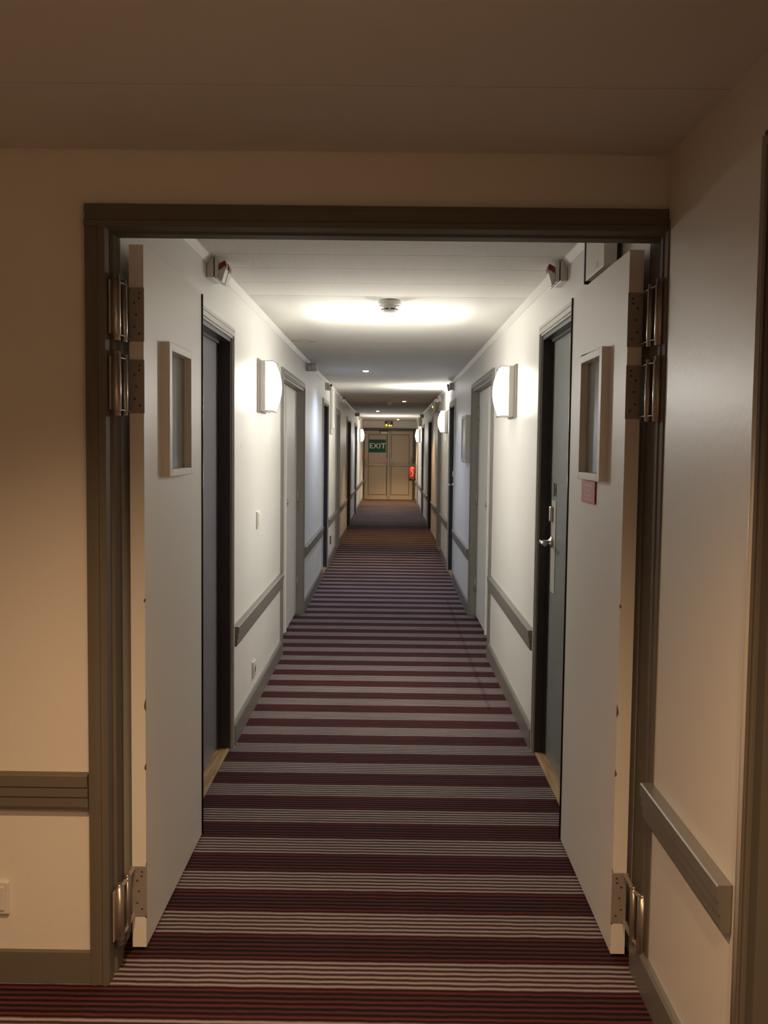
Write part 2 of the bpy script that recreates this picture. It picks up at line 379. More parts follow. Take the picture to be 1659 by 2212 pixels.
# ------------------------------------------------------------------ room, closet and service doors
door_no = [0]
def room_door(side, a, b, zt, kind, label):
    door_no[0] += 1; n = door_no[0]
    t = empty('door_%d' % n, (wx(side, 0), (a+b)/2, 0)); tag(t, label, 'door', kind='structure')
    jam = {'room': 'dark', 'grey': 'closet_trim', 'closet': 'closet_trim'}[kind]
    rec = {'room': .055 if side == 'left' else .045, 'grey': .07, 'closet': .052}[kind]
    # lining
    bm = B(); wbox(bm, side, .004, -.149, a, a+.022, 0, zt); wbox(bm, side, .004, -.149, b-.022, b, 0, zt); wbox(bm, side, .004, -.149, a+.022, b-.022, zt-.022, zt)
    if kind == 'room':     # door stop rebate
        wbox(bm, side, -rec+.012, -rec, a+.022, a+.034, .012, zt-.022); wbox(bm, side, -rec+.012, -rec, b-.034, b-.022, .012, zt-.022)
        wbox(bm, side, -rec+.012, -rec, a+.034, b-.034, zt-.034, zt-.022)
    obj('frame', bm, jam, t)
    # casing moulding around the opening
    bm = B(); w = .048
    for (d0, d1, o0, o1) in ((0, .012, -.004, w), (.012, .018, .006, .026), (.012, .015, .032, w-.004)):
        wbox(bm, side, d0, d1, a-o1, a-o0, 0, zt+o1); wbox(bm, side, d0, d1, b+o0, b+o1, 0, zt+o1); wbox(bm, side, d0, d1, a-o0, b+o0, zt+o0, zt+o1)
    obj('casing', bm, 'casing' if kind == 'room' else 'closet_trim', t)
    lm = ('leafL' if side == 'left' else 'leafR') if kind == 'room' else ('closet_trim' if kind == 'grey' else 'white')
    if kind == 'closet' or (b-a) > 1.2:
        mid = (a+b)/2 - (.08 if kind == 'closet' else 0)
        for (p, q) in ((a+.025, mid-.002), (mid+.002, b-.025)):
            bm = B(); wbox(bm, side, -rec, -rec-.04, p, q, .012, zt-.025, .0015); lf = obj('leaf', bm, lm, t)
        if kind == 'closet':
            bm = B(); wbox(bm, side, -rec+.012, -rec, mid-.022, mid+.012, .012, zt-.03, .002); obj('cover_strip', bm, lm, t)
            bm = B(); cyl(bm, (wx(side, -rec), mid+.10, 1.02), (wx(side, -rec+.012), mid+.10, 1.02), .013); wbox(bm, side, -rec, -rec+.004, mid+.075, mid+.125, .985, 1.055, .002)
            lk = obj('lock', bm, 'chrome', t)
            for z in (.23, .98, 1.72):
                bm = B(); cyl(bm, (wx(side, -rec+.010), b-.030, z), (wx(side, -rec+.010), b-.030, z+.10), .010); obj('hinge', bm, 'plate', t)
    else:
        bm = B(); wbox(bm, side, -rec, -rec-.04, a+.025, b-.025, .013, zt-.025, .0015); lf = obj('leaf', bm, lm, t)
        if kind == 'room':
            # handle plate, rose, lever
            yh = b - .12 if side == 'right' else a + .12
            s = 1 if side == 'left' else -1; x0 = wx(side, -rec)
            bm = B(); wbox(bm, side, -rec, -rec+.003, yh-.075, yh+.035, .80, 1.225, .001); pl = obj('handle_plate', bm, lm if n > 2 else 'casing', t)
            bm = B(); lathe(bm, (x0, yh-.01, 1.035), (s, 0, 0), [(0, .027), (.010, .027), (.014, .024), (.016, .016), (.022, .012)])
            pts = [(x0+s*v, yh-.01+u, 1.035+w_) for v, u, w_ in ((.018, 0, 0), (.052, 0, 0), (.060, -.008, .001), (.063, -.03, .003), (.062, -.075, .002), (.055, -.11, -.004))]
            tube(bm, pts, .0085); obj('lever_handle', bm, 'chrome', t)
            bm = B(); wbox(bm, side, -rec, -rec+.020, yh-.015, yh+.025, 1.125, 1.20, .008); obj('lock_reader', bm, 'chrome', t)
        else:
            bm = B(); s = 1 if side == 'left' else -1; x0 = wx(side, -rec)
            tube(bm, [(x0, a+.1, 1.02), (x0+s*.045, a+.1, 1.02), (x0+s*.05, a+.115, 1.02), (x0+s*.05, a+.2, 1.02)], .009); obj('lever_handle', bm, 'chrome', t)
    if kind == 'room' and n <= 6 or kind == 'grey':
        bm = B(); wbox(bm, side, .002, -rec-.03, a+.022, b-.022, 0, .011, .002); obj('threshold', bm, 'wood', t)
    return t
DL = {'left': ['recessed mauve grey room door, nearest doorway on the left wall', 'white double closet doors in a grey frame on the left wall',
               'dark doorway on the left just beyond the white closet', 'grey framed service door with a lever, fourth doorway on the left',
               'wide dark double doorway far along the left wall', 'last dark doorway on the left before the exit doors'],
      'right': ['recessed sage grey room door numbered 34, nearest doorway on the right wall', 'white double closet doors in a grey frame on the right wall',
                'dark doorway on the right beside the glaring wall light', 'grey framed service door, fourth doorway on the right',
                'wide dark double doorway far along the right wall', 'dark doorway on the right after the wide double doorway', 'last dark doorway on the right, close to the fire extinguisher']}
DOORS = {'left': [], 'right': []}
for i in range(7):
    for side in ('left', 'right'):
        if i < len(OPEN[side]): DOORS[side].append(room_door(side, *OPEN[side][i], DL[side][i]))
# room number on the near right door
d0 = DOORS['right'][0]
text('room_number', '34', .085, (XR+.045-.0012, 4.43, 1.272), (math.pi/2, 0, -math.pi/2), 'black', d0, .0008, .0012)

# ------------------------------------------------------------------ open fire doors (double-action leaves folded against the walls)
def fire_leaf(side, label):
    door_no[0] += 1; s = 1 if side == 'left' else -1
    xf = -.687 if side == 'left' else .652; th = .040; xb = xf - s*th
    y0, y1, z0, z1 = 2.703, 3.522, .010, 2.008
    t = empty('door_%d' % door_no[0], (xb, y0, 0)); tag(t, label, 'door', kind='structure')
    wy0, wy1, wz0, wz1 = 2.945, 3.225, 1.385, 1.742          # glazed opening
    bm = B()
    box(bm, xf, xb, y0, wy0, z0, z1); box(bm, xf, xb, wy1, y1, z0, z1); box(bm, xf, xb, wy0, wy1, z0, wz0); box(bm, xf, xb, wy0, wy1, wz1, z1)
    bmesh.ops.remove_doubles(bm, verts=bm.verts, dist=1e-5)
    lf = obj('leaf', bm, 'leaf', t)
    # vision panel
    fo = .035; xo = xf + s*.025
    bm = B(); a, b, c, d = wy0-fo, wy1+.032, wz0-.022, wz1+fo-.01
    for p in ((a, wy0, c, d), (wy1, b, c, d), (wy0, wy1, c, wz0), (wy0, wy1, wz1, d)):
        box(bm, xo, xf - s*.010, *p)
    bmesh.ops.remove_doubles(bm, verts=bm.verts, dist=1e-5)
    bf = obj('window_frame', bm, 'leaf', t); md = bf.modifiers.new('bevel', 'BEVEL'); md.width = .002; md.segments = 2; md.limit_method = 'ANGLE'
    bm = B(); box(bm, xf + s*.001, xf - s*.005, wy0-.004, wy1+.004, wz0-.004, wz1+.004); obj('glass_pane', bm, 'glass', t)
    # black sealing strip on the free edge
    bm = B(); box(bm, xf - s*.003, xb + s*.005, y1, y1+.012, z0, z1-.004); box(bm, xf - s*.002, xf - s*.009, y1+.012, y1+.03, z0, z1-.006, .002)
    box(bm, xb + s*.010, xb + s*.018, y1+.012, y1+.03, z0, z1-.006, .002)
    cyl(bm, (xf + s*.0, y1+.008, z0), (xf + s*.0, y1+.008, z1-.005), .0055, n=12)
    obj('edge_seal', bm, 'black_gloss', t)
    # spring hinges
    for (za, zb, low) in ((1.743, 1.891, 0), (1.545, 1.693, 0), (.103, .250, 1)):
        h = empty('hinge', (xb, y0, za), t)
        bm = B(); box(bm, xf + s*.002, xb, y0-.003, y0, za, zb, .0008)
        box(bm, xb, xb - s*.006, y0-.0025, y0-.001, za+.001, za+.004); box(bm, xb, xb - s*.006, y0-.0025, y0-.001, zb-.004, zb-.001)
        obj('flange', bm, 'plate', h)
        xc = xf - s*.020; zc = (za+zb)/2
        for (dx, dz) in ((-.009, .058), (-.008, .045), (.005, .032), (0, 0), (.005, -.034), (-.009, -.052)):
            bm = B(); lathe(bm, (xc - s*dx, y0-.003, zc+dz), (0, -1, 0), [(0, .0032), (.0006, .0030), (.0008, .0012)], 12); obj('screw', bm, 'screw', h)
        def barrel(x, y, r, ze, zg):
            bm = B(); L = zg-ze
            lathe(bm, (x, y, ze), (0, 0, 1), [(0, r*.80), (.002, r*.88), (.012, r*.88), (.0125, r*.97), (.018, r*.97), (.0185, r), (L-.013, r), (.5e-3+L-.013, r*.86), (L-.003, r*.86), (L, r*.7)], 24)
            lathe(bm, (x, y-r*.93, ze+.022), (0, -1, 0), [(0, .0022), (.001, .0018)], 8)
            obj('barrel', bm, 'nickel', h)
        (bx, by), (cx2, cy2) = ((-.7255, 2.565), (-.722, 2.632)) if side == 'left' else ((.6965, 2.545), (.687, 2.602))
        barrel(bx, by, .0134, za-.012, zb+.012)
        barrel(cx2, cy2, .0094, za-.010, zb+.008)
        for z in (za+.004, zb-.006):
            bm = B(); dz = .0022
            for p, q in (((bx, by), (cx2, cy2)), ((cx2, cy2), (xb + s*.004, y0-.002))):
                n_ = Vector((-(q[1]-p[1]), q[0]-p[0])).normalized()*.006
                prism(bm, [(p[0]+n_.x, p[1]+n_.y), (q[0]+n_.x, q[1]+n_.y), (q[0]-n_.x, q[1]-n_.y), (p[0]-n_.x, p[1]-n_.y)], 'z', z, z+dz)
            obj('knuckle_arm', bm, 'plate', h)
        bm = B(); jx = -.738 if side == 'left' else .711; box(bm, jx, jx + s*.004, by-.022, by+.030, za+.004, zb-.004, .0008); obj('jamb_flange', bm, 'plate', h)
    # chipped paint on the edges
    bm = B()
    for (z, h_) in ((.235, .05), (.54, .02), (.72, .035), (1.02, .012), (.105, .02)):
        pts = []
        for k in range(9):
            a = 2*math.pi*k/9; pts.append((xf - s*(.001 + abs(math.cos(a))*.0035*random.uniform(.4, 1.)), z + h_*.5*math.sin(a)))
        prism(bm, [(xf + s*.0004, z-h_*.5), (xf - s*.004, z-h_*.2), (xf - s*.003, z+h_*.1), (xf + s*.0004, z+h_*.5)], 'y', y0-.0005, y0+.006)
    obj('chipped_paint', bm, 'brown', t)
    return t
fire_leaf('left', 'cream fire door leaf with a narrow window, folded open against the left wall')
fire_leaf('right', 'cream fire door leaf with a narrow window and red notice, folded open against the right wall')

# grey framed door at the right edge of the lobby
door_no[0] += 1
t = empty('door_%d' % door_no[0], (XRL, 1.4, 0)); tag(t, 'dark taupe framed doorway cut by the right edge of the photo', 'door', kind='structure')
bm = B()
for (d0_, d1_, o0, o1) in ((0, .009, .022, .056), (.009, .013, .034, .046)):
    box(bm, XRL-d0_, XRL-d1_, 1.877-o0, 1.877-o1, 0, 2.060-o0, .0015)
    box(bm, XRL-d0_, XRL-d1_, .93, 1.877-o1, 2.060-o1, 2.060-o0, .0015)
    box(bm, XRL-d0_, XRL-d1_, .93+o0, .93+o1, 0, 2.060-o1, .0015)
obj('casing', bm, 'trim_lobby', t)
bm = B()
for yy_, r_ in ((1.852, .0095),): cyl(bm, (XRL-.008, yy_, 0), (XRL-.008, yy_, 2.045), r_, n=20)
obj('bead_moulding', bm, 'casing', t)  # pale paint stands in for corridor light reflected along the bead
bm = B(); box(bm, XRL-.003, XRL, 1.861, 1.878, 0, 2.062); box(bm, XRL-.003, XRL, .93, 1.861, 2.045, 2.062)
obj('gap_shade_strip', bm, 'black', t)  # solid black strip painting in the shade at the casing edge
bm = B(); box(bm, XRL, XRL+.14, 1.83, 1.872, 0, 2.02); box(bm, XRL, XRL+.14, .935, .977, 0, 2.02); box(bm, XRL, XRL+.14, .935, 1.872, 2.015, 2.055)
obj('frame', bm, 'trim_lobby', t)
bm = B(); box(bm, XRL+.08, XRL+.12, .98, 1.828, .01, 2.012, .002); obj('leaf', bm, 'leafR', t)
bm = B(); tube(bm, [(XRL+.08, 1.06, 1.03), (XRL+.035, 1.06, 1.03), (XRL+.028, 1.07, 1.03), (XRL+.028, 1.17, 1.03)], .009); obj('lever_handle', bm, 'chrome', t)

# ------------------------------------------------------------------ far exit doors
door_no[0] += 1
t = empty('door_%d' % door_no[0], (0, YF, 0)); tag(t, 'beige double exit doors with push bars at the end of the corridor', 'door', kind='structure')
bm = B(); yy = YF-.05
box(bm, XL+.001, -.728, yy-.02, YF, 0, 2.02); box(bm, .640, XR-.001, yy-.02, YF, 0, 2.02); box(bm, -.728, .640, yy-.02, YF, 1.945, 2.02)
obj('frame', bm, 'far_frame', t)
for (a, b, pa, pb) in ((-.724, -.048, -.604, -.105), (-.040, .636, .040, .526)):
    bm = B(); box(bm, a, b, yy, yy+.045, .012, 1.94, .003); lf = obj('leaf', bm, 'fardoor', t)
    bm = B(); box(bm, pa-.014, pb+.014, yy-.001, yy+.002, .143, 1.846); obj('gasket', bm, 'groove', lf)
    bm = B(); box(bm, pa, pb, yy-.004, yy+.002, .157, 1.832, .001); obj('panel', bm, 'farpanel', lf)
    # push bar
    pb_ = empty('push_bar', (a, yy, 0), t)
    e0, e1 = a+.06, b-.055
    bm = B(); cyl(bm, (e0, yy-.085, .985), (e1, yy-.085, .985), .019, n=16); obj('bar', bm, 'bar', pb_)
    for e in (e0, e1):
        bm = B(); box(bm, e-.022, e+.022, yy-.035, yy-.001, 1.03, 1.19, .008); box(bm, e-.014, e+.014, yy-.097, yy-.02, .965, 1.06, .006); obj('bracket', bm, 'plastic_grey', pb_)
bm = B(); box(bm, -.070, -.018, yy-.014, yy+.01, .012, 1.935, .004); box(bm, -.052, -.046, yy-.016, yy, .012, 1.935); obj('astragal', bm, 'fardoor', t)
for x in (-.080, -.012):
    bm = B(); box(bm, x-.005, x+.005, yy-.003, yy+.002, .02, 1.935); obj('meeting_gasket', bm, 'groove', t)
bm = B(); cyl(bm, (-.010, yy-.02, 1.05), (-.010, yy-.02, 1.92), .006, n=10); box(bm, -.022, .004, yy-.03, yy, 1.82, 1.91, .006); obj('vertical_rod', bm, 'plastic_grey', t)
cl = B(); box(cl, -.275, -.085, yy-.055, yy-.001, 1.862, 1.925, .006); k = obj('door_closer', cl, 'plastic', t)
bm = B(); box(bm, -.31, -.07, yy-.085, yy-.05, 1.925, 1.955); box(bm, -.30, -.284, yy-.075, yy-.02, 1.86, 1.948); obj('closer_arm', bm, 'groove', t)

# ================================================================== THINGS
# exit sign on the far left leaf
t = empty('exit_sign', (-.365, yy-.006, 1.51)); tag(t, 'green sign reading EXIT on the left leaf of the far doors', 'sign')
bm = B(); box(bm, -.602, -.125, yy-.010, yy-.005, 1.335, 1.70, .001); obj('sign_board', bm, 'green', t)
text('lettering', 'EXIT', .205, (-.362, yy-.0112, 1.515), (math.pi/2, 0, 0), 'exit_white', t, .0005, .003, 1.0, 1.12)

# illuminated emergency sign above the far doors
t = empty('emergency_light', (-.045, YF, 2.15)); tag(t, 'small amber-lit emergency light above the far exit doors', 'emergency light')
bm = B(); box(bm, -.155, .062, YF-.03, YF-.001, 2.075, 2.215, .004); obj('back_box', bm, 'groove', t)
bm = B(); lathe(bm, (-.045, YF-.07, 2.135), (0, 0, 1), [(0, .028), (.012, .058), (.04, .070), (.07, .066), (.088, .04), (.092, .01)], 20); obj('dome', bm, 'plastic_grey', t)
for (x, z, w_, h_) in ((-.115, 2.105, .03, .028), (-.035, 2.098, .025, .020), (.022, 2.095, .022, .022)):
    bm = B(); lathe(bm, (x, YF-.032, z), (0, -1, 0), [(0, w_), (.010, w_*.8), (.014, w_*.3)], 12); obj('lamp', bm, 'amber', t)

# fire notice on the right leaf
t = empty('fire_notice', (.650, 3.15, 1.32)); tag(t, 'small red notice under the window of the right fire door leaf', 'sign')
bm = B(); box(bm, .6495, .6465, 3.055, 3.265, 1.285, 1.358, .0008); obj('sign_board', bm, 'red_sign', t)
bm = B()
for (z, h_, a, b) in ((1.343, .008, 3.09, 3.235), (1.325, .006, 3.11, 3.215), (1.311, .008, 3.10, 3.22), (1.297, .005, 3.08, 3.24)):
    box(bm, .6466, .6460, a, b, z-h_/2, z+h_/2)
obj('printed_lines', bm, 'pink', t)

# handrails
RAILP = [(0, .580), (.028, .580), (.031, .577), (.031, .548), (.026, .545), (.027, .542), (.027, .520), (.022, .517), (.023, .514), (.023, .492), (.019, .482), (0, .480)]
def handrail(xfun, y0, y1, label, m='trim'):
    bm = B(); prism(bm, [(xfun(d), z) for d, z in RAILP], 'y', y0, y1)
    return tag(obj('handrail', bm, m, at=(xfun(0), y0, .48)), label, 'handrail', 'taupe wall handrails')
HR = {'left': [(4.66, 6.66, 'taupe handrail on the left wall between the nearest door and the white closet'), (8.47, 10.72, 'taupe handrail on the left wall just past the white closet'),
               (11.75, 13.37, 'taupe handrail on the left wall above the small dark socket'), (14.37, 16.66, 'taupe handrail on the left wall just before the wide double doorway'),
               (18.33, 20.37, 'taupe handrail on the left wall just after the wide double doorway'), (21.57, YF-.1, 'taupe handrail on the left wall nearest the exit doors')],
      'right': [(4.66, 6.66, 'taupe handrail on the right wall between the nearest door and the white closet'), (8.47, 10.54, 'taupe handrail on the right wall below the framed plan'),
                (11.62, 13.27, 'taupe handrail on the right wall below the glaring wall light'), (14.27, 16.17, 'taupe handrail on the right wall just before the wide double doorway'),
                (17.88, 20.27, 'taupe handrail on the right wall just after the wide double doorway'), (21.47, 24.17, 'taupe handrail on the right wall below the far wall light'),
                (25.07, YF-.1, 'short taupe handrail on the right wall beneath the fire extinguisher')]}
for side in HR:
    for (a, b, lb) in HR[side]: handrail(lambda d, s=side: wx(s, d), a, b, lb)
handrail(lambda d: XRL-d*1.05, 1.91, 2.515, 'taupe handrail on the near right wall, in front of the doorway', 'trim')
bm = B(); prism(bm, [(YW0-d*.95, z) for d, z in RAILP], 'x', LX0+.02, -.795)
tag(obj('handrail', bm, 'trim_lobby', at=(-.795, YW0, .48)), 'grooved taupe handrail left of the double doorway', 'handrail', 'taupe wall handrails')

# wall sconces
def sconce(side, y0, y1, z0, z1, m, label, power):
    t = empty('wall_sconce', (wx(side, 0), (y0+y1)/2, (z0+z1)/2)); tag(t, label, 'wall light', 'wall sconces along the corridor')
    bm = B(); wbox(bm, side, 0, .012, y0-.03, y1+.03, z0-.008, z1+.010, .003); obj('back_plate', bm, 'plastic_grey', t)
    bm = B(); wbox(bm, side, .012, .046, y0-.012, y1+.012, z0, z1, .003)
    lathe(bm, (wx(side, .030), y0-.012, (z0+z1)/2), (0, -1, 0), [(0, .004), (.002, .003)], 10); obj('housing', bm, 'plastic', t)
    # bowed opal shade: profile in z, gently bowed along y
    bm = B(); nz, ny = 16, 8; g = []
    for i in range(nz+1):
        r = []
        for j in range(ny+1):
            u = 2*i/nz-1; v = 2*j/ny-1
            d = .047 + (1-v**4)*(.038+.034*(1-u*u))
            r.append(bm.verts.new((wx(side, d), (y0+y1)/2 + v*(y1-y0)/2, (z0+z1)/2 + u*(z1-z0-.022)/2)))
        g.append(r)
    for i in range(nz):
        for j in range(ny):
            f = bm.faces.new((g[i][j], g[i][j+1], g[i+1][j+1], g[i+1][j])); f.smooth = True
    bk = [[bm.verts.new((wx(side, .046), v.co.y, v.co.z)) for v in row] for row in g]
    for i in range(nz):
        bm.faces.new((g[i][0], g[i+1][0], bk[i+1][0], bk[i][0])); bm.faces.new((g[i][ny], bk[i][ny], bk[i+1][ny], g[i+1][ny]))
    for j in range(ny):
        bm.faces.new((g[0][j], bk[0][j], bk[0][j+1], g[0][j+1])); bm.faces.new((g[nz][j], g[nz][j+1], bk[nz][j+1], bk[nz][j]))
    obj('shade', bm, m, t)
    bm = B()
    bm.free()
    for z in (z0+.003, z1-.003):
        bm = B(); wbox(bm, side, .046, .088, y0+.001, y1-.001, z-.003, z+.003, .001); obj('end_cap', bm, 'chrome', t)
    add_light('lamp_glow', 'AREA', (wx(side, .122), (y0+y1)/2, (z0+z1)/2), power, SCONCE_COL, t, (0, -math.radians(76) if side == 'left' else math.radians(76), 0), shape='RECTANGLE', size=.10, size_y=.16)
    return t
sconce('left', 5.52, 5.79, 1.660, 1.945, 'glow', 'lit opal wall light on the left wall between the nearest door and the closet', BEAM_W)
sconce('right', 5.52, 5.79, 1.645, 1.930, 'glow', 'lit opal wall light on the right wall between the nearest door and the closet', BEAM_W)
sc = sconce('right', 12.02, 12.30, 1.66, 1.93, 'glow_mid', 'glaring lit wall light on the right wall beyond the framed plan', BEAM_W*.6)
add_light('uplight_tube', 'AREA', (XR-.06, 12.16, 1.945), 22., SCONCE_COL, sc, (math.pi, 0, 0), shape='RECTANGLE', size=.07, size_y=.22)
sconce('left', 23.45, 23.72, 1.61, 1.91, 'glow_far', 'lit wall light on the left wall near the exit doors', BEAM_FAR)
sconce('right', 22.95, 23.22, 1.61, 1.91, 'glow_far', 'lit wall light on the right wall near the exit doors', BEAM_FAR)

# recessed ceiling spots
def spot(x, y, m, power, col, label, z=ZC, size=1.3, blend=.6):
    t = empty('recessed_spotlight', (x, y, z)); tag(t, label, 'ceiling light', 'recessed ceiling spotlights')
    bm = B(); lathe(bm, (x, y, z), (0, 0, -1), [(0, .048), (.003, .047), (.005, .040), (.002, .034)], 28); obj('trim_ring', bm, 'chrome', t)
    bm = B(); lathe(bm, (x, y, z-.003), (0, 0, -1), [(0, .030), (.006, .026), (.010, .014), (.011, .002)], 20); obj('lamp', bm, m, t)
    add_light('spot_beam', 'SPOT', (x, y, z-.03), power, col, t, spot_size=size, spot_blend=blend, shadow_soft_size=.03)
    return t
spot(-.255, 9.76, 'spot_cool', 60, (.62, .73, 1.), 'bright cool white recessed spotlight, nearest of the corridor ceiling', size=2.7, blend=1.)
spot(.22, 15.9, 'spot_warm', 75, (1., .62, .32), 'warm recessed spotlight right of the second smoke detector', size=1.6)
spot(-.27, 20.2, 'spot_cool', 45, (.9, .92, 1.), 'small recessed spotlight left of centre far along the ceiling', size=1.9)
spot(.20, 25.9, 'spot_warm', 200, (1., .62, .28), 'warm recessed spotlight closest to the exit doors', size=1.5)
# lobby downlight above the view, then a second spot added for general fill
spot(-.42, 1.28, 'spot_warm', LOBBY_W, LOBBY_COL, 'warm recessed spotlight in the lobby ceiling, just above the top of the photo', z=ZL, size=2.25, blend=1.0)
spot(.25, .10, 'spot_warm', LOBBY_FILL_W, LOBBY_COL, 'added warm fill spotlight in the lobby ceiling, unseen behind the viewer', z=ZL, size=2.7, blend=.8)

# smoke detectors
def detector(x, y, label):
    t = empty('smoke_detector', (x, y, ZC)); tag(t, label, 'smoke detector', 'ceiling smoke detectors')
    bm = B(); lathe(bm, (x, y, ZC), (0, 0, -1), [(0, .058), (.004, .062), (.022, .064), (.026, .062), (.028, .052)], 40); obj('base', bm, 'plastic', t)
    bm = B(); lathe(bm, (x, y, ZC-.026), (0, 0, -1), [(0, .050), (.014, .047), (.018, .042)], 36); obj('body', bm, 'plastic', t)
    bm = B(); lathe(bm, (x, y, ZC-.043), (0, 0, -1), [(0, .036), (.009, .036)], 36); obj('sensor_slot', bm, 'black', t)
    bm = B(); lathe(bm, (x, y, ZC-.050), (0, 0, -1), [(0, .042), (.004, .042), (.009, .034), (.012, .015)], 36)
    for k in range(8):
        a = 2*math.pi*k/8 + .39*0 - math.pi/2; cx_, cy_ = x+.040*math.cos(a), y+.040*math.sin(a); cyl(bm, (cx_, cy_, ZC-.040), (cx_, cy_, ZC-.054), .0045, n=8)
    obj('cap', bm, 'plastic', t)
detector(-.012, 5.14, 'white round smoke detector on the ceiling near the doorway')
detector(-.035, 16.15, 'small white smoke detector far along the corridor ceiling')

# emergency warning lights with red-capped heads near the ceiling
def beacon(side, y, heads, label, z=2.142, m='plastic'):
    t = empty('warning_beacon', (wx(side, 0), y, z)); tag(t, label, 'alarm light', 'red-capped alarm lights under the ceiling')
    bm = B(); wbox(bm, side, 0, .030, y, y+.17, z, z+.082, .004); obj('housing', bm, 'plastic_grey' if m != 'plastic' else 'plastic', t)
    bm = B(); wbox(bm, side, .030, .034, y+.003, y+.167, z+.003, z+.079); obj('seam', bm, 'black', t)
    bm = B(); wbox(bm, side, .034, .048, y, y+.17, z-.004, z+.082, .003); obj('cover', bm, m, t)
    for k in range(heads):
        yk = y+.012+k*.078; h = empty('lamp_head', (wx(side, .048), yk, z), t)
        bm = B(); X = lambda d: wx(side, d)
        prism(bm, [(X(.048), z-.008), (X(.062), z-.014), (X(.076), z+.034), (X(.071), z+.046), (X(.048), z+.030)], 'y', yk, yk+.062); obj('shell', bm, m, h)
        bm = B(); prism(bm, [(X(.0715), z+.047), (X(.0765), z+.035), (X(.079), z+.056), (X(.073), z+.072), (X(.052), z+.060), (X(.052), z+.037)], 'y', yk+.004, yk+.058); obj('lens', bm, 'red_lens', h)
        bm = B(); prism(bm, [(X(.0723), z+.0455), (X(.0773), z+.0345), (X(.0778), z+.0385), (X(.0728), z+.0495)], 'y', yk+.001, yk+.061); obj('collar', bm, 'plastic', h)
    return t
beacon('left', 3.985, 2, 'white alarm light with two red-capped heads, nearest on the left wall')
beacon('right', 3.985, 1, 'white alarm light with one red-capped head, nearest on the right wall')
beacon('left', 11.2, 1, 'small alarm light on the left wall above the first dark doorway past the closet', 2.12)
beacon('right', 11.0, 1, 'dark sided alarm light on the right wall above the doorway by the glaring light', 2.12, 'plastic_grey')
beacon('left', 14.3, 1, 'small white alarm light on the left wall above the grey service door', 2.13)
beacon('right', 13.75, 1, 'small white alarm light on the right wall above the grey service door', 2.12)
beacon('left', 22.9, 1, 'small alarm light on the left wall above the far wall light', 2.12)
beacon('right', 20.9, 1, 'tiny alarm light on the right wall above the last but one doorway', 2.12, 'plastic_grey')

# cylindrical alarm sounders
def sounder(y, z, label, m='plastic_grey'):
    t = empty('alarm_sounder', (XL, y, z)); tag(t, label, 'alarm', 'cylindrical alarm sounders')
    bm = B(); lathe(bm, (XL+.001, y, z), (1, 0, 0), [(0, .037), (.040, .037), (.041, .034), (.043, .034), (.044, .037), (.082, .036), (.084, .033)], 28); obj('body', bm, m, t)
    bm = B(); lathe(bm, (XL+.084, y, z), (1, 0, 0), [(0, .030), (.003, .038), (.010, .040), (.014, .034), (.012, .016)], 28); obj('horn_rim', bm, 'plastic', t)
sounder(8.70, 2.172, 'pale cylindrical alarm sounder high on the left wall beside the closet')
sounder(20.7, 2.165, 'dark cylindrical alarm sounder high on the left wall far down the corridor')

# emergency luminaires on the right wall
t = empty('emergency_light', (XR, 14.75, 2.10)); tag(t, 'white emergency light with a yellow lens high on the right wall', 'emergency light')
bm = B(); wbox(bm, 'right', 0, .035, 14.70, 15.0, 2.015, 2.165, .006); obj('back_box', bm, 'plastic_grey', t)
bm = B(); wbox(bm, 'right', .035, .070, 14.69, 15.0, 2.01, 2.17, .008); obj('cover', bm, 'plastic', t)
bm = B(); lathe(bm, (XR-.070, 14.75, 2.09), (-1, 0, 0), [(0, .018), (.012, .016), (.018, .006)], 16); obj('lamp', bm, 'amber', t)
t = empty('emergency_light', (XR, 22.0, 2.05)); tag(t, 'tall white emergency light on the right wall above the far wall light', 'emergency light')
bm = B(); wbox(bm, 'right', 0, .04, 22.0, 22.25, 1.96, 2.18, .006); obj('back_box', bm, 'plastic', t)
bm = B(); wbox(bm, 'right', .04, .085, 21.99, 22.26, 1.955, 2.17, .010); obj('cover', bm, 'plastic', t)

# electrical box above the right leaf
t = empty('junction_box', (XR, 3.17, 2.12)); tag(t, 'pale metal box high on the right wall above the open fire door', 'electrical box')
bm = B(); box(bm, .693, XR-.0005, 3.06, 3.40, 2.016, ZC-.035); obj('back_plate', bm, 'groove', t)
bm = B(); box(bm, .652, .693, 3.035, 3.315, 2.026, ZC-.033, .002); obj('cover', bm, 'white', t)
bm = B(); box(bm, .649, .693, 3.317, 3.330, 2.018, ZC-.035); obj('side_strip', bm, 'groove', t)
bm = B(); box(bm, .6512, .652, 3.115, 3.15, 2.040, 2.058); obj('latch', bm, 'plastic', t)

# framed plan on the right wall past the closet
t = empty('framed_plan', (XR, 8.85, 1.545)); tag(t, 'shallow white framed plan on the right wall past the closet', 'framed plan')
bm = B(); y0, y1, z0, z1 = 8.62, 9.12, 1.335, 1.760
wbox(bm, 'right', .003, .046, y0, y0+.03, z0, z1, .002); wbox(bm, 'right', .003, .046, y1-.03, y1, z0, z1, .002)
wbox(bm, 'right', .003, .046, y0+.03, y1-.03, z0, z0+.03, .002); wbox(bm, 'right', .003, .046, y0+.03, y1-.03, z1-.03, z1, .002); obj('frame', bm, 'casing', t)
bm = B(); wbox(bm, 'right', .001, .038, y0+.03, y1-.03, z0+.03, z1-.03); obj('plan_sheet', bm, 'paper', t)
bm = B()
for k in range(4): wbox(bm, 'right', .038, .0386, y0+.06, y1-.08, z0+.06+k*.018, z0+.066+k*.018)
wbox(bm, 'right', .038, .0386, y0+.08, y0+.11, z0+.15, z0+.17); wbox(bm, 'right', .038, .0386, y0+.15, y0+.18, z0+.15, z0+.17); obj('printed_lines', bm, 'plastic_grey', t)

